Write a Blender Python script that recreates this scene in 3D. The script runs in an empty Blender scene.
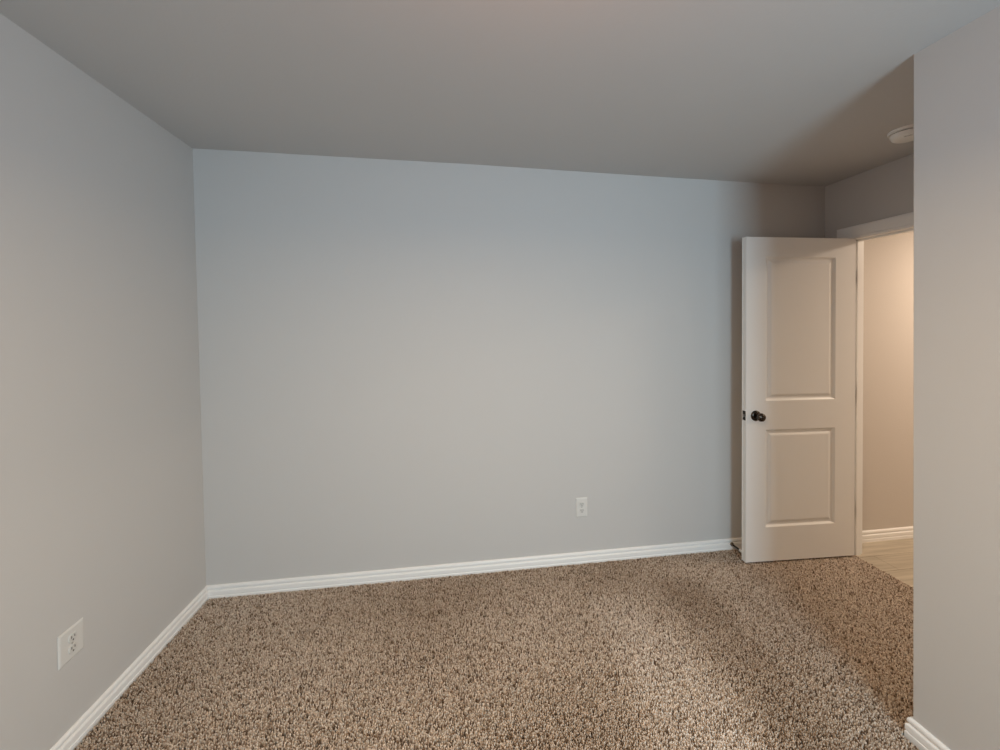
import bpy, bmesh, math
import numpy as np
from mathutils import Matrix, Vector

SC = bpy.context.scene
COL = SC.collection

# ------------------------------------------------------------------ camera
CAM_H = 1.4987
YAW, PITCH, ROLL = 0.1471, 0.0118, -0.0053
cam_data = bpy.data.cameras.new('camera')
cam_data.sensor_fit = 'HORIZONTAL'
cam_data.sensor_width = 36.0
cam_data.lens = 36.0 * 412.38 / 1000.0
cam_data.shift_y = -(375.0 - 328.4) / 1000.0
cam_data.clip_start = 0.02
cam = bpy.data.objects.new('camera', cam_data)
COL.objects.link(cam)
cam.matrix_world = (Matrix.Translation((0, 0, CAM_H)) @ Matrix.Rotation(-YAW, 4, 'Z')
                    @ Matrix.Rotation(math.pi / 2 - PITCH, 4, 'X') @ Matrix.Rotation(ROLL, 4, 'Z'))
SC.camera = cam

# ------------------------------------------------------------------ world, colour management
world = bpy.data.worlds.new('world')
SC.world = world
world.use_nodes = True
wb = world.node_tree.nodes['Background']
wb.inputs['Color'].default_value = (0.62, 0.78, 1.0, 1)
wb.inputs['Strength'].default_value = 0.3
SC.view_settings.view_transform = 'Standard'
SC.view_settings.look = 'None'
SC.view_settings.gamma = 1.0
SC.view_settings.use_curve_mapping = False
SC.view_settings.exposure = 0.0

# ------------------------------------------------------------------ main dimensions (metres)
H = 2.44                    # ceiling
UL_T, UL_B = -1.312, -1.273 # left wall at the far corner, top / bottom (slightly out of plumb)
UL = -1.300
UL_RB = -1.45               # foot of the left wall at the rear
VB = 2.463                  # far wall
UR, VC = 1.672, 1.238       # right wall face and its outer corner
UD = 2.607                  # wall with the doorway
UD2 = 2.70                  # its hall side
V_REAR = -1.70
V_JAMB, V_JAMB2 = 2.283, 1.50
Z_HEAD = 2.022
HALL_U, HALL_V0, HALL_VB = 5.4, 0.7, 2.412

# ------------------------------------------------------------------ lights
def area(name, loc, rot, sx, sy, power, color):
    l = bpy.data.lights.new(name, 'AREA')
    l.shape = 'RECTANGLE'; l.size = sx; l.size_y = sy
    l.energy = power; l.color = color
    o = bpy.data.objects.new(name, l); COL.objects.link(o)
    o.location = loc; o.rotation_euler = rot
    return o

def bulb(name, loc, r, power, color):
    l = bpy.data.lights.new(name, 'POINT')
    l.shadow_soft_size = r; l.energy = power; l.color = color
    o = bpy.data.objects.new(name, l); COL.objects.link(o)
    o.location = loc
    return o

# daylight through the window in the wall behind the camera
area('window_daylight', (0.97, V_REAR - 0.03, 1.40), (math.pi / 2, 0, 0), 0.88, 1.30, 68.0, (0.60, 0.835, 1.0))
# room lamp with a shade: most of its light goes down, a little glows through the shade
area('room_lamp', (0.22, 0.55, 2.08), (0, 0, 0), 0.30, 0.30, 23.0, (1.0, 0.71, 0.40))
bulb('room_lamp_shade', (0.22, 0.55, 2.12), 0.14, 7.0, (1.0, 0.36, 0.12))
# hall ceiling lamp beyond the doorway
area('hall_lamp', (3.85, 1.65, 2.32), (0, 0, 0), 0.30, 0.30, 36.0, (1.0, 0.80, 0.62))

# ------------------------------------------------------------------ materials
def mat(name, color, rough=0.6, metal=0.0, bump=None, spec=0.4):
    m = bpy.data.materials.new(name); m.use_nodes = True
    nt = m.node_tree; b = nt.nodes['Principled BSDF']
    b.inputs['Base Color'].default_value = (*color, 1)
    b.inputs['Roughness'].default_value = rough
    b.inputs['Metallic'].default_value = metal
    b.inputs['Specular IOR Level'].default_value = spec
    if bump:
        scale, strength, dist, detail = bump
        tc = nt.nodes.new('ShaderNodeTexCoord')
        n = nt.nodes.new('ShaderNodeTexNoise')
        n.inputs['Scale'].default_value = scale
        n.inputs['Detail'].default_value = detail
        bp = nt.nodes.new('ShaderNodeBump')
        bp.inputs['Strength'].default_value = strength
        bp.inputs['Distance'].default_value = dist
        nt.links.new(tc.outputs['Object'], n.inputs['Vector'])
        nt.links.new(n.outputs['Fac'], bp.inputs['Height'])
        nt.links.new(bp.outputs['Normal'], b.inputs['Normal'])
    return m

M_WALL = mat('wall_paint', (0.60, 0.585, 0.565), 0.75, bump=(110, 0.10, 0.002, 2), spec=0.25)
M_CEIL = mat('ceiling_paint', (0.62, 0.60, 0.58), 0.9, bump=(75, 0.16, 0.003, 3), spec=0.1)
M_HALL = mat('hall_wall_paint', (0.60, 0.55, 0.50), 0.75, bump=(95, 0.2, 0.003, 2), spec=0.25)
M_TRIM = mat('white_trim_paint', (0.90, 0.89, 0.87), 0.38, spec=0.45)
M_DOOR = mat('white_door_paint', (0.84, 0.825, 0.80), 0.42, bump=(160, 0.05, 0.001, 2), spec=0.4)
M_PLASTIC = mat('white_plastic', (0.72, 0.71, 0.68), 0.35, spec=0.5)
M_SMOKE = mat('detector_plastic', (0.90, 0.88, 0.83), 0.4, spec=0.4)
M_RECEPT = mat('receptacle_plastic', (0.67, 0.66, 0.63), 0.4, spec=0.5)
M_SLOT = mat('dark_slot', (0.07, 0.065, 0.06), 0.6)
M_BRONZE = mat('dark_bronze', (0.075, 0.062, 0.052), 0.16, metal=0.9, spec=0.5)
M_STEEL = mat('screw_steel', (0.55, 0.54, 0.52), 0.35, metal=1.0)
M_BACKING = mat('carpet_backing', (0.055, 0.040, 0.028), 0.95, bump=(200, 0.5, 0.004, 2), spec=0.05)

def vinyl():
    m = bpy.data.materials.new('wood_look_vinyl'); m.use_nodes = True
    nt = m.node_tree; b = nt.nodes['Principled BSDF']; L = nt.links
    tc = nt.nodes.new('ShaderNodeTexCoord')
    br = nt.nodes.new('ShaderNodeTexBrick')
    br.inputs['Scale'].default_value = 1.0
    br.inputs['Brick Width'].default_value = 1.1
    br.inputs['Row Height'].default_value = 0.15
    br.inputs['Mortar Size'].default_value = 0.0016
    br.inputs['Color1'].default_value = (0.52, 0.46, 0.37, 1)
    br.inputs['Color2'].default_value = (0.42, 0.365, 0.29, 1)
    br.inputs['Mortar'].default_value = (0.22, 0.18, 0.13, 1)
    mp = nt.nodes.new('ShaderNodeMapping')
    mp.inputs['Scale'].default_value = (3.0, 42.0, 1.0)
    nz = nt.nodes.new('ShaderNodeTexNoise')
    nz.inputs['Scale'].default_value = 1.0; nz.inputs['Detail'].default_value = 6
    mx = nt.nodes.new('ShaderNodeMix'); mx.data_type = 'RGBA'; mx.blend_type = 'MULTIPLY'
    cr = nt.nodes.new('ShaderNodeValToRGB')
    cr.color_ramp.elements[0].position = 0.3; cr.color_ramp.elements[0].color = (0.72, 0.70, 0.66, 1)
    cr.color_ramp.elements[1].position = 0.7; cr.color_ramp.elements[1].color = (1.1, 1.1, 1.08, 1)
    mx.inputs['Factor'].default_value = 1.0
    L.new(tc.outputs['Object'], br.inputs['Vector'])
    L.new(tc.outputs['Object'], mp.inputs['Vector'])
    L.new(mp.outputs['Vector'], nz.inputs['Vector'])
    L.new(nz.outputs['Fac'], cr.inputs['Fac'])
    L.new(br.outputs['Color'], mx.inputs['A']); L.new(cr.outputs['Color'], mx.inputs['B'])
    L.new(mx.outputs['Result'], b.inputs['Base Color'])
    b.inputs['Roughness'].default_value = 0.4
    return m
M_VINYL = vinyl()

def yarn():
    m = bpy.data.materials.new('frieze_yarn'); m.use_nodes = True
    nt = m.node_tree; b = nt.nodes['Principled BSDF']
    at = nt.nodes.new('ShaderNodeAttribute'); at.attribute_name = 'yarn_colour'
    nt.links.new(at.outputs['Color'], b.inputs['Base Color'])
    b.inputs['Roughness'].default_value = 0.9
    b.inputs['Specular IOR Level'].default_value = 0.1
    return m
M_YARN = yarn()

# ------------------------------------------------------------------ helpers
def link(name, me, parent=None):
    o = bpy.data.objects.new(name, me); COL.objects.link(o)
    if parent is not None: o.parent = parent
    return o

def obj(name, bm, m, parent=None, smooth=False):
    bmesh.ops.recalc_face_normals(bm, faces=bm.faces)
    me = bpy.data.meshes.new(name); bm.to_mesh(me); bm.free()
    for x in (m if isinstance(m, (list, tuple)) else [m]): me.materials.append(x)
    if smooth:
        me.polygons.foreach_set('use_smooth', [True] * len(me.polygons))
        me.set_sharp_from_angle(angle=math.radians(40))
    return link(name, me, parent)

def tag(o, label, cat, kind=None, group=None):
    o['label'] = label; o['category'] = cat
    if kind: o['kind'] = kind
    if group: o['group'] = group
    return o

def empty(name, loc, rz=0.0):
    o = bpy.data.objects.new(name, None); COL.objects.link(o)
    o.location = loc; o.rotation_euler = (0, 0, rz); o.empty_display_size = 0.1
    return o

def hexa(bm, p, mi=0):
    """eight corners: bottom ring (4) then top ring (4)"""
    v = [bm.verts.new(q) for q in p]
    for f in ((0, 3, 2, 1), (4, 5, 6, 7), (0, 1, 5, 4), (1, 2, 6, 5), (2, 3, 7, 6), (3, 0, 4, 7)):
        bm.faces.new([v[i] for i in f]).material_index = mi
    return v

def box(bm, x0, x1, y0, y1, z0, z1, bev=0.0, mi=0, seg=2):
    v = hexa(bm, [(x0, y0, z0), (x1, y0, z0), (x1, y1, z0), (x0, y1, z0),
                  (x0, y0, z1), (x1, y0, z1), (x1, y1, z1), (x0, y1, z1)], mi)
    if bev:
        es = list({e for w in v for e in w.link_edges})
        bmesh.ops.bevel(bm, geom=es, offset=bev, segments=seg, profile=0.6, affect='EDGES')

def lathe(bm, prof, axis='Z', seg=40, origin=(0, 0, 0), mi=0):
    """revolve (r, h) pairs about an axis"""
    rings = []
    for r, h in prof:
        ring = []
        for k in range(seg):
            a = 2 * math.pi * k / seg; c, s = r * math.cos(a), r * math.sin(a)
            p = {'Z': (c, s, h), 'Y': (c, h, s), 'X': (h, c, s)}[axis]
            ring.append(bm.verts.new([p[i] + origin[i] for i in range(3)]))
        rings.append(ring)
    for a, b in zip(rings, rings[1:]):
        for k in range(seg):
            bm.faces.new((a[k], a[(k + 1) % seg], b[(k + 1) % seg], b[k])).material_index = mi
    for ring in (rings[0], rings[-1]):
        bm.faces.new(ring).material_index = mi

# ------------------------------------------------------------------ setting: floor, ceiling, walls
Z_SUB = -0.0150
bm = bmesh.new()
box(bm, UL - 0.25, UD + 0.022, V_REAR - 0.12, VB + 0.12, -0.14, Z_SUB)
tag(obj('floor', bm, M_BACKING), 'carpeted bedroom floor between the grey walls', 'floor', 'structure')

bm = bmesh.new()
box(bm, UD + 0.022, HALL_U + 0.1, HALL_V0 - 0.1, VB + 0.12, -0.14, -0.006)
tag(obj('floor_hall', bm, M_VINYL), 'wood-look plank floor of the hall beyond the open door', 'floor', 'structure')

# ceiling: its far left corner sits about 2 cm higher
bm = bmesh.new()
c = [(UL - 0.25, V_REAR - 0.12, H), (HALL_U + 0.1, V_REAR - 0.12, H), (HALL_U + 0.1, VB + 0.12, H), (UL - 0.25, VB + 0.12, H + 0.02)]
N = 16
def bil(s, t):
    a = Vector(c[0]).lerp(Vector(c[1]), s); b = Vector(c[3]).lerp(Vector(c[2]), s); p = a.lerp(b, t)
    p.z = H + 0.018 * max(0.0, 1 - s * 2.4) * max(0.0, t * 2 - 1)
    p.z -= 0.020 * min(1.0, max(0.0, (s - 0.25) / 0.3)) * max(0.0, (t - 0.7) / 0.27)
    return p
g = [[bm.verts.new(bil(i / N, j / N)) for j in range(N + 1)] for i in range(N + 1)]
for i in range(N):
    for j in range(N):
        bm.faces.new((g[i][j], g[i + 1][j], g[i + 1][j + 1], g[i][j + 1]))
ex = bmesh.ops.extrude_face_region(bm, geom=list(bm.faces))
for v in ex['geom']:
    if isinstance(v, bmesh.types.BMVert): v.co.z = H + 0.14
tag(obj('ceiling', bm, M_CEIL, smooth=True), 'flat grey-white textured ceiling over the bedroom and door alcove', 'ceiling', 'structure')

ZB, ZT = -0.10, H + 0.06
def lean(u_t, u_b, z):  # wall plane position at height z
    return u_b + (u_t - u_b) * z / H
bm = bmesh.new()
def left_face(t, z):   # inner face of the left wall: t = 0 rear, 1 far corner
    y = V_REAR - 0.12 + t * (VB + 0.13 - V_REAR)
    return Vector((lean(UL, UL_RB, z) * (1 - t) + lean(UL_T, UL_B, z) * t, y, z))
NW = 14
G = [[bm.verts.new(left_face(i / NW, ZB + (ZT - ZB) * j / NW)) for j in range(NW + 1)] for i in range(NW + 1)]
for i in range(NW):
    for j in range(NW): bm.faces.new((G[i][j], G[i + 1][j], G[i + 1][j + 1], G[i][j + 1]))
ex = bmesh.ops.extrude_face_region(bm, geom=list(bm.faces))
for v in ex['geom']:
    if isinstance(v, bmesh.types.BMVert): v.co.x = -1.55
tag(obj('wall_left', bm, M_WALL, smooth=True), 'plain grey wall at the left with one outlet near the floor', 'wall', 'structure')

bm = bmesh.new()
box(bm, UL - 0.25, UD2, VB, VB + 0.12, ZB, ZT)
tag(obj('wall_back', bm, M_WALL), 'wide plain grey wall facing the viewer', 'wall', 'structure')

bm = bmesh.new()   # wall mass (a closet) that makes the alcove; eased drywall corner
ut, ub = UR - 0.009, UR + 0.008   # slightly out of plumb
lr = lambda z: ub + (ut - ub) * z / H
vs = hexa(bm, [(UR, V_REAR - 0.12, ZB), (UD + 0.05, V_REAR - 0.12, ZB), (UD + 0.05, VC, ZB), (lr(ZB), VC, ZB),
               (UR, V_REAR - 0.12, ZT), (UD + 0.05, V_REAR - 0.12, ZT), (UD + 0.05, VC, ZT), (lr(ZT), VC, ZT)])
bmesh.ops.bevel(bm, geom=[e_ for e_ in bm.edges if vs[3] in e_.verts and vs[7] in e_.verts], offset=0.004, segments=2, affect='EDGES')
tag(obj('wall_right', bm, M_WALL), 'grey wall at the right edge ending in an outside corner by the alcove', 'wall', 'structure')

bm = bmesh.new()   # wall with the doorway: near pier, far pier, lintel
box(bm, UD, UD2, HALL_V0, V_JAMB2 - 0.02, ZB, ZT)
box(bm, UD, UD2, V_JAMB + 0.02, VB, ZB, ZT)
box(bm, UD, UD2, V_JAMB2 - 0.02, V_JAMB + 0.02, Z_HEAD + 0.02, ZT)
tag(obj('wall_doorway', bm, M_WALL), 'short alcove wall with the doorway to the hall', 'wall', 'structure')

bm = bmesh.new()
box(bm, UD2, HALL_U + 0.1, HALL_VB, HALL_VB + 0.1, ZB, ZT)
tag(obj('wall_hall', bm, M_HALL), 'warm-lit hall wall seen through the open doorway', 'wall', 'structure')
bm = bmesh.new()
box(bm, HALL_U, HALL_U + 0.1, HALL_V0, HALL_VB, ZB, ZT)
box(bm, UD2, HALL_U + 0.1, HALL_V0 - 0.1, HALL_V0, ZB, ZT)
tag(obj('wall_hall_end', bm, M_HALL), 'far end of the hall hidden past the doorway', 'wall', 'structure')

W0, W1, WZ0, WZ1 = 0.52, 1.42, 0.72, 2.08
bm = bmesh.new()   # wall behind the camera with its window opening
box(bm, UL - 0.25, W0, V_REAR - 0.12, V_REAR, ZB, ZT)
box(bm, W1, UR, V_REAR - 0.12, V_REAR, ZB, ZT)
box(bm, W0, W1, V_REAR - 0.12, V_REAR, ZB, WZ0)
box(bm, W0, W1, V_REAR - 0.12, V_REAR, WZ1, ZT)
tag(obj('wall_rear', bm, M_WALL), 'grey wall behind the viewer with the daylight window', 'wall', 'structure')

# ------------------------------------------------------------------ baseboards
ZP = -0.014
BB = [(0.000, ZP), (0.0150, ZP), (0.0150, 0.010), (0.0142, 0.0125), (0.0118, 0.0140), (0.0118, 0.0165), (0.0140, 0.0185), (0.0140, 0.036),
      (0.0125, 0.040), (0.0085, 0.0425), (0.0050, 0.0435), (0.0050, 0.0475), (0.0095, 0.0490), (0.0105, 0.052), (0.0105, 0.0590),
      (0.0085, 0.0640), (0.0045, 0.0670), (0.000, 0.068)]
UBL = lean(UL_T, UL_B, 0.03)
# each board is cut at a true mitre where it meets its neighbour
def mitred(name, p0, p1, label, side, m0=0, m1=0):
    """straight board; m0/m1 = +1 inside mitre, -1 outside mitre, 0 square, at each end"""
    bm = bmesh.new(); P0, P1 = Vector(p0), Vector(p1); d = (P1 - P0).normalized()
    nrm = Vector((-d.y, d.x)) * side
    rows = []
    for P, s, mm in ((P0, 1, m0), (P1, -1, m1)):
        rows.append([bm.verts.new((*(P + nrm * o + d * (s * mm * o)), z)) for o, z in BB])
    k = len(BB)
    for j in range(k):
        bm.faces.new((rows[0][j], rows[0][(j + 1) % k], rows[1][(j + 1) % k], rows[1][j]))
    bm.faces.new(rows[0]); bm.faces.new(rows[1])
    return tag(obj(name, bm, M_TRIM), label, 'baseboard', 'structure')
mitred('baseboard_left', (UL_RB, V_REAR), (UBL, VB), 'white grooved baseboard along the left wall', -1, 1, 1)
mitred('baseboard_back', (UBL, VB), (UD, VB), 'white grooved baseboard along the wide back wall', -1, 1, 1)
mitred('baseboard_right', (UR, V_REAR), (UR + 0.008, VC), 'white grooved baseboard at the bottom right corner', 1, 1, -1)
mitred('baseboard_alcove', (UR + 0.008, VC), (UD, VC), 'white baseboard return around the alcove corner', 1, -1, 1)
mitred('baseboard_hall', (UD2, HALL_VB), (HALL_U, HALL_VB), 'white grooved baseboard in the hall beyond the doorway', -1, 1, 1)

# ------------------------------------------------------------------ door frame: jambs, stops, casing
bm = bmesh.new()
ja, jb = UD - 0.001, UD2 + 0.001
box(bm, ja, jb, V_JAMB, V_JAMB + 0.02, -0.02, Z_HEAD + 0.02, 0.0015)
box(bm, ja, jb, V_JAMB2 - 0.02, V_JAMB2, -0.02, Z_HEAD + 0.02, 0.0015)
box(bm, ja, jb, V_JAMB2, V_JAMB, Z_HEAD, Z_HEAD + 0.02, 0.0015)
# stops
sa, sb = UD + 0.040, UD + 0.074
box(bm, sa, sb, V_JAMB - 0.010, V_JAMB + 0.001, -0.02, Z_HEAD, 0.002)
box(bm, sa, sb, V_JAMB2 - 0.001, V_JAMB2 + 0.010, -0.02, Z_HEAD, 0.002)
box(bm, sa, sb, V_JAMB2, V_JAMB, Z_HEAD - 0.010, Z_HEAD + 0.001, 0.002)
frame = tag(obj('trim_1', bm, M_TRIM), 'white painted door frame around the hall doorway', 'door frame', 'structure')

CW = 0.075
CP = [(0.000, 0.000), (0.000, 0.009), (0.006, 0.011), (0.014, 0.0095), (0.022, 0.012), (0.050, 0.0165), (0.064, 0.0175), (CW, 0.0165), (CW, 0.000)]
def casing(u_face, s):
    """mitred casing; profile (away from opening, proud of wall)"""
    bm = bmesh.new()
    v0, v1, zt = V_JAMB2 - 0.005, V_JAMB + 0.005, Z_HEAD + 0.005
    def ring(v, z, dv, dz):
        return [bm.verts.new((u_face + s * t, v + dv * a, z + dz * a)) for a, t in CP]
    R = [ring(v0, -0.013, -1, 0), ring(v0, zt, -1, 1), ring(v1, zt, 1, 1), ring(v1, -0.013, 1, 0)]
    k = len(CP)
    for a, b in zip(R, R[1:]):
        for j in range(k):
            bm.faces.new((a[j], a[(j + 1) % k], b[(j + 1) % k], b[j]))
    bm.faces.new(R[0]); bm.faces.new(R[-1])
    return bm
o = obj('casing', casing(UD, -1), M_TRIM, frame)
o = obj('casing', casing(UD2, 1), M_TRIM, frame)

# ------------------------------------------------------------------ the door: opened about 90 degrees in front of the back wall
# local axes: x from the hinge edge to the free edge, y = thickness (0 = face seen, +t = face toward the back wall), z up
DW, DT, DZ0, DZ1 = 0.738, 0.035, 0.013, 2.022
HINGE = (2.602, V_JAMB - 0.037)
FREE = (1.869, 2.280)
ang = math.atan2(FREE[1] - HINGE[1], FREE[0] - HINGE[0])
door = empty('door_1', (HINGE[0], HINGE[1], 0.0), 0.0)
door.rotation_euler = (0, 0, ang)
tag(door, 'white two-panel door standing open in front of the back wall', 'door', 'structure')
# with this rotation +y of the local frame points to -v, so the seen face is at y = 0 and the body lies toward -y
def door_leaf():
    bm = bmesh.new()
    X = [0.0, 0.142, 0.640, DW]
    panels = [(0.142, 0.636, 1.022, 1.905), (0.142, 0.636, 0.240, 0.838)]
    def face(side):
        y = 0.0 if side > 0 else -DT
        s = -1.0 if side > 0 else 1.0            # into the leaf
        xs = [0.0, 0.138, 0.609, DW]; zs = [DZ0, 0.226, 0.834, 1.012, 1.902, DZ1]
        grid = {}
        def V(i, j):
            if (i, j) not in grid: grid[(i, j)] = bm.verts.new((xs[i], y, zs[j]))
            return grid[(i, j)]
        for i in range(3):
            for j in range(5):
                if i == 1 and j in (1, 3): continue
                bm.faces.new((V(i, j), V(i + 1, j), V(i + 1, j + 1), V(i, j + 1)))
        # moulded panel: (inset, depth) steps
        steps = [(0.0, 0.0), (0.003, 0.002), (0.010, 0.0085), (0.014, 0.0105), (0.024, 0.0105), (0.034, 0.0045), (0.041, 0.0025), (0.046, 0.0025)]
        for j in (1, 3):
            x0, x1, z0, z1 = xs[1], xs[2], zs[j], zs[j + 1]
            prev = [V(1, j), V(2, j), V(2, j + 1), V(1, j + 1)]
            for a, d in steps[1:]:
                cur = [bm.verts.new(q) for q in ((x0 + a, y + s * d, z0 + a), (x1 - a, y + s * d, z0 + a), (x1 - a, y + s * d, z1 - a), (x0 + a, y + s * d, z1 - a))]
                for k in range(4):
                    bm.faces.new((prev[k], prev[(k + 1) % 4], cur[(k + 1) % 4], cur[k]))
                prev = cur
            bm.faces.new(prev)
        loop = [V(0, j) for j in range(6)] + [V(i, 5) for i in range(1, 4)] + [V(3, j) for j in range(4, -1, -1)] + [V(i, 0) for i in (2, 1)]
        return loop
    a, b = face(1), face(-1)
    n = len(a); rim = []
    for k in range(n):
        bm.faces.new((a[k], a[(k + 1) % n], b[(k + 1) % n], b[k]))
    bm.edges.ensure_lookup_table()
    lp = set(a) | set(b)
    ed = [ed for ed in bm.edges if (ed.verts[0] in set(a) and ed.verts[1] in set(a) and abs(ed.verts[0].co.y) < 1e-6
          and len([f for f in ed.link_faces if abs(f.normal.y) < .5]) >= 1)]
    bm.normal_update()
    ed = [e_ for e_ in bm.edges if e_.verts[0] in lp and e_.verts[1] in lp and len(e_.link_faces) == 2
          and e_.link_faces[0].normal.dot(e_.link_faces[1].normal) < 0.5 and abs(e_.verts[0].co.y - e_.verts[1].co.y) < 1e-6]
    bmesh.ops.bevel(bm, geom=ed, offset=0.002, segments=2, affect='EDGES')
    return bm
obj('door_leaf', door_leaf(), M_DOOR, door)

# knob sets: rosette + neck + knob on both faces
KX, KZ = DW - 0.063, 0.922
def knob_set(s):
    y0 = 0.0 if s > 0 else -DT
    bm = bmesh.new()
    lathe(bm, [(0.0, 0.0), (0.0325, 0.0), (0.0325, s * 0.003), (0.030, s * 0.007), (0.022, s * 0.0105), (0.0125, s * 0.012), (0.0, s * 0.012)][1:-1],
          'Y', 40, (KX, y0, KZ))
    r = obj('knob_rosette', bm, M_BRONZE, door, True)
    bm = bmesh.new()
    prof = [(0.0115, 0.010), (0.0105, 0.020), (0.0110, 0.027), (0.0165, 0.031), (0.0225, 0.036), (0.0258, 0.043), (0.0262, 0.049),
            (0.0240, 0.056), (0.0190, 0.061), (0.0110, 0.0645), (0.0040, 0.0655)]
    lathe(bm, [(a, s * h) for a, h in prof], 'Y', 40, (KX, y0, KZ))
    obj('door_knob', bm, M_BRONZE, door, True)
knob_set(1); knob_set(-1)
# latch plate and bolt on the free edge
bm = bmesh.new()
box(bm, DW - 0.001, DW + 0.0015, -DT / 2 - 0.0125, -DT / 2 + 0.0125, KZ - 0.029, KZ + 0.029, 0.0008)
lp = obj('latch_plate', bm, M_BRONZE, door)
bm = bmesh.new()
hexa(bm, [(DW, -DT / 2 - 0.007, KZ - 0.008), (DW + 0.004, -DT / 2 - 0.007, KZ - 0.008), (DW + 0.011, -DT / 2 + 0.007, KZ - 0.008), (DW, -DT / 2 + 0.007, KZ - 0.008),
          (DW, -DT / 2 - 0.007, KZ + 0.008), (DW + 0.004, -DT / 2 - 0.007, KZ + 0.008), (DW + 0.011, -DT / 2 + 0.007, KZ + 0.008), (DW, -DT / 2 + 0.007, KZ + 0.008)])
obj('latch_bolt', bm, M_STEEL, lp)
# hinges: knuckle at the pivot, leaf on the hinge edge
for z in (0.28, 1.03, 1.78):
    bm = bmesh.new()
    lathe(bm, [(0.003, -0.047), (0.0055, -0.045), (0.0055, 0.045), (0.003, 0.047)], 'Z', 16, (-0.002, -DT - 0.003, z))
    box(bm, -0.0015, 0.0005, -DT, -0.006, z - 0.044, z + 0.044)
    obj('hinge', bm, M_BRONZE, door)

# ------------------------------------------------------------------ door stop screwed to the baseboard behind the door
ds = empty('door_stop', (1.900, VB - 0.0138, 0.037))
tag(ds, 'dark rod door stop with a white tip on the baseboard behind the door', 'door stop')
bm = bmesh.new()
lathe(bm, [(0.0120, 0.0), (0.0120, -0.003), (0.0085, -0.007), (0.0058, -0.010), (0.0052, -0.030), (0.0052, -0.068), (0.0062, -0.070), (0.0062, -0.074)], 'Y', 20)
obj('stop_rod', bm, M_BRONZE, ds, True)
bm = bmesh.new()
lathe(bm, [(0.0080, -0.073), (0.0092, -0.075), (0.0092, -0.090), (0.0075, -0.096), (0.0040, -0.098)], 'Y', 20)
tip = obj('rubber_tip', bm, M_PLASTIC, ds, True)
tip['label'] = 'white rubber tip'

# ------------------------------------------------------------------ electrical outlets
def plate_part(root, w, h):
    bm = bmesh.new()
    t = 0.0055       # half sizes, thickness; bevelled rim
    ringdef = [(w, h, 0.0), (w, h, 0.0016), (w - 0.003, h - 0.003, 0.0042), (w - 0.007, h - 0.007, t), (w - 0.012, h - 0.012, t)]
    rings = [[bm.verts.new((sx * a, -y, sz * b)) for sx, sz in ((-1, -1), (1, -1), (1, 1), (-1, 1))] for a, b, y in ringdef]
    for a, b in zip(rings, rings[1:]):
        for k in range(4): bm.faces.new((a[k], a[(k + 1) % 4], b[(k + 1) % 4], b[k]))
    bm.faces.new(rings[0]); bm.faces.new(rings[-1])
    return obj('cover_plate', bm, M_PLASTIC, root)
def outlet(loc, rz, label, w, h):
    root = empty('electrical_outlet', loc, rz)
    tag(root, label, 'outlet', group='wall outlets')
    plate_part(root, w, h)
    for s in (1, -1):
        zc = s * 0.0195
        bm = bmesh.new()   # rounded face with flat top and bottom
        pts = []
        for k in range(36):
            a = 2 * math.pi * k / 36
            pts.append((0.0172 * math.cos(a), max(-0.0140, min(0.0140, 0.0172 * math.sin(a)))))
        base = [bm.verts.new((x, -0.0050, zc + z)) for x, z in pts]
        top = [bm.verts.new((x, -0.0082, zc + z)) for x, z in pts]
        tip = [bm.verts.new((x * 0.94, -0.0088, zc + z * 0.94)) for x, z in pts]
        for A, B in ((base, top), (top, tip)):
            for k in range(36): bm.faces.new((A[k], A[(k + 1) % 36], B[(k + 1) % 36], B[k]))
        bm.faces.new(base); bm.faces.new(tip)
        r = obj('receptacle', bm, M_RECEPT, root)
        bm = bmesh.new()
        box(bm, -0.0078, -0.0050, -0.0093, -0.0080, zc - 0.001, zc + 0.0085)
        box(bm, 0.0050, 0.0076, -0.0093, -0.0080, zc, zc + 0.0078)
        lathe(bm, [(0.0030, -0.0093), (0.0030, -0.0080)], 'Y', 14, (0, 0, zc - 0.0075))
        obj('slots', bm, M_SLOT, r)
    bm = bmesh.new()
    lathe(bm, [(0.0036, -0.0050), (0.0036, -0.0064), (0.0024, -0.0070)], 'Y', 18)
    obj('plate_screw', bm, M_STEEL, root, True)
    return root
outlet((0.874, VB, 0.349), 0.0, 'white duplex outlet low on the wide back wall', 0.0370, 0.0600)
ob = 0.368
u_out = lean(UL, UL_RB, ob) + (lean(UL_T, UL_B, ob) - lean(UL, UL_RB, ob)) * (1.667 - V_REAR) / (VB - V_REAR)
outlet((u_out, 1.667, ob), math.pi / 2 - 0.0, 'white duplex outlet low on the left wall', 0.0510, 0.0575)

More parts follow.
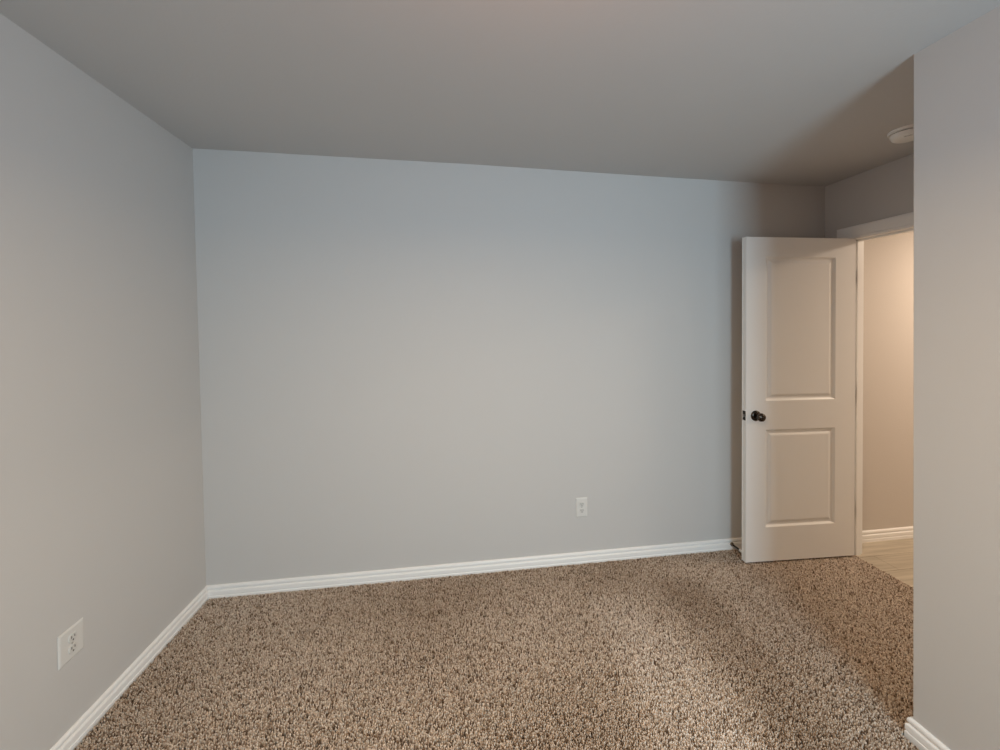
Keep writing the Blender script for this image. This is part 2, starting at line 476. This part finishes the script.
# ------------------------------------------------------------------ smoke detector on the alcove ceiling
SD = (2.272, 1.712)
sd = empty('smoke_detector', (SD[0], SD[1], H - 0.006))
tag(sd, 'round white smoke detector on the alcove ceiling above the door', 'smoke detector')
bm = bmesh.new()
lathe(bm, [(0.072, 0.0), (0.072, -0.010), (0.070, -0.014), (0.060, -0.015)], 'Z', 56)
obj('mounting_ring', bm, M_SMOKE, sd, True)
bm = bmesh.new()
lathe(bm, [(0.060, -0.014), (0.060, -0.019)], 'Z', 56)
obj('vent_gap', bm, M_SLOT, sd, True)
bm = bmesh.new()
lathe(bm, [(0.058, -0.018), (0.066, -0.0185), (0.0645, -0.027), (0.058, -0.038), (0.050, -0.0445), (0.030, -0.0465), (0.010, -0.047)], 'Z', 56)
body = obj('detector_cover', bm, M_SMOKE, sd, True)
bm = bmesh.new()
for a0 in (math.pi * 1.22,):
    n = 10; top = []; bot = []
    for k in range(n + 1):
        a = a0 - 0.30 + 0.60 * k / n
        for r, L_ in ((0.047, top), (0.052, bot)):
            zz = -0.0447 if r < 0.05 else -0.0425
            L_.append((r * math.cos(a), r * math.sin(a), zz))
    T0 = [bm.verts.new((x, y, z - 0.0006)) for x, y, z in top]; B0 = [bm.verts.new((x, y, z - 0.0006)) for x, y, z in bot]
    T1 = [bm.verts.new((x, y, z + 0.004)) for x, y, z in top]; B1 = [bm.verts.new((x, y, z + 0.004)) for x, y, z in bot]
    for k in range(n):
        bm.faces.new((T0[k], T0[k + 1], B0[k + 1], B0[k])); bm.faces.new((T1[k], B1[k], B1[k + 1], T1[k + 1]))
        bm.faces.new((T0[k], T1[k], T1[k + 1], T0[k + 1])); bm.faces.new((B0[k], B0[k + 1], B1[k + 1], B1[k]))
    bm.faces.new((T0[0], B0[0], B1[0], T1[0])); bm.faces.new((T0[-1], T1[-1], B1[-1], B0[-1]))
obj('sound_slot', bm, M_SLOT, body)

# ------------------------------------------------------------------ carpet pile: individual twisted tufts
def carpet():
    rng = np.random.default_rng(7)
    step = 0.0057
    xs = np.arange(UL + 0.022, UD + 0.024, step); ys = np.arange(0.60, VB - 0.014, step)
    gx, gy = np.meshgrid(xs, ys); x = gx.ravel(); y = gy.ravel()
    x = x + rng.uniform(-.5, .5, x.size) * step * 0.95; y = y + rng.uniform(-.5, .5, y.size) * step * 0.95
    keep = ~((x > UR - 0.020) & (y < VC + 0.020))
    keep &= (x < UD + 0.022) & (y < VB - 0.015)
    keep &= ~((x > UD - 0.022) & ((y > V_JAMB - 0.014) | (y < V_JAMB2 + 0.014)))
    ul = UL_RB + (UL_B - UL_RB) * (y - V_REAR) / (VB - V_REAR)
    keep &= x > ul + 0.018
    x, y = x[keep], y[keep]; n = x.size
    # large soft areas where the nap lies differently (vacuum lanes, foot traffic)
    def field(scale, seed):
        r = np.random.default_rng(seed); f = np.zeros(n)
        for k in range(9):
            a = r.uniform(0, 2 * np.pi); w = r.uniform(.5, 1.6) / scale
            f += np.sin((np.cos(a) * x + np.sin(a) * y) * w * 2 * np.pi + r.uniform(0, 6.28))
        return f / 3.0
    def lane(x0, y0, x1, y1, w0, w1, soft):
        dx, dy = x1 - x0, y1 - y0; Ln = math.hypot(dx, dy)
        t = ((x - x0) * dx + (y - y0) * dy) / Ln**2
        d = np.abs((x - x0) * -dy + (y - y0) * dx) / Ln
        w = w0 + (w1 - w0) * np.clip(t, 0, 1)
        return 1 / (1 + np.exp((d - w) / soft)) / (1 + np.exp((-t * Ln) / soft))
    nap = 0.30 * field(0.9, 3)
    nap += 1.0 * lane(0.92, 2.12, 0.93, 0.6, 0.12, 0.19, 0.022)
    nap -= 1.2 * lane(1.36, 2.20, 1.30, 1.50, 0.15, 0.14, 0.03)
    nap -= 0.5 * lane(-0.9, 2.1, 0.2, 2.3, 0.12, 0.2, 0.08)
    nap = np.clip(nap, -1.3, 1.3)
    h = 0.0185 + rng.normal(0, 0.0011, n) + 0.0006 * field(0.05, 5)
    # lean: nap tells whether tufts lean toward the far wall (light) or toward the viewer (dark)
    la = rng.uniform(0, 2 * np.pi, n); lm = rng.uniform(0.0, 0.0055, n)
    lx = np.cos(la) * lm; ly = np.sin(la) * lm + nap * 0.0018
    tw = rng.uniform(0, 2 * np.pi, n)
    R = rng.uniform(0.0028, 0.0041, n)
    K = 4
    lev = [(0.0, 0.75, 0.0), (0.45, 1.0, 0.35), (0.85, 0.85, 0.85), (1.0, 0.35, 1.0)]
    V = np.zeros((n, len(lev) * K, 3))
    for i, (fz, fr, fl) in enumerate(lev):
        for k in range(K):
            a = tw + 2 * np.pi * k / K + i * 0.5
            V[:, i * K + k, 0] = x + lx * fl + np.cos(a) * R * fr
            V[:, i * K + k, 1] = y + ly * fl + np.sin(a) * R * fr
            V[:, i * K + k, 2] = Z_SUB + h * fz
    F = []
    for i in range(len(lev) - 1):
        for k in range(K):
            F.append([i * K + k, i * K + (k + 1) % K, (i + 1) * K + (k + 1) % K, (i + 1) * K + k])
    F = np.array(F)
    cap = np.array([(len(lev) - 1) * K + k for k in range(K)])
    nv = len(lev) * K
    off = (np.arange(n) * nv)[:, None]
    quads = (off[:, :, None] + F[None]).reshape(n, -1)
    caps = off + cap[None]
    loops = np.concatenate([quads.ravel(), caps.ravel()]).astype(np.int32)
    nq = n * len(F)
    starts = np.concatenate([np.arange(nq) * 4, nq * 4 + np.arange(n) * K]).astype(np.int32)
    me = bpy.data.meshes.new('carpet_pile')
    me.vertices.add(n * nv); me.vertices.foreach_set('co', V.ravel().astype(np.float32))
    me.loops.add(loops.size); me.loops.foreach_set('vertex_index', loops)
    me.polygons.add(nq + n); me.polygons.foreach_set('loop_start', starts)
    me.polygons.foreach_set('use_smooth', np.ones(nq + n, dtype=bool))
    me.update(calc_edges=True)
    # yarn colours: flecked mix of beige, taupe, brown and dark brown
    pal = np.array([(0.68, 0.578, 0.483), (0.54, 0.440, 0.350), (0.36, 0.268, 0.197), (0.15, 0.100, 0.065)])
    pick = rng.choice(4, n, p=[0.36, 0.32, 0.20, 0.12])
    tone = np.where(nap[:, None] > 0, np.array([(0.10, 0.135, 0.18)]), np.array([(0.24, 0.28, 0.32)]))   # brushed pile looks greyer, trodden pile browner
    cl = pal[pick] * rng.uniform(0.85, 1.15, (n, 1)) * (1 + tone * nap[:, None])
    C = np.ones((n, nv, 4), dtype=np.float32); C[:, :, :3] = cl[:, None, :]
    at = me.color_attributes.new('yarn_colour', 'FLOAT_COLOR', 'POINT')
    at.data.foreach_set('color', C.ravel())
    me.materials.append(M_YARN)
    me.validate()
    o = link('carpet_pile', me)
    return tag(o, 'flecked brown and beige frieze carpet covering the bedroom floor', 'carpet', 'stuff')
carpet()
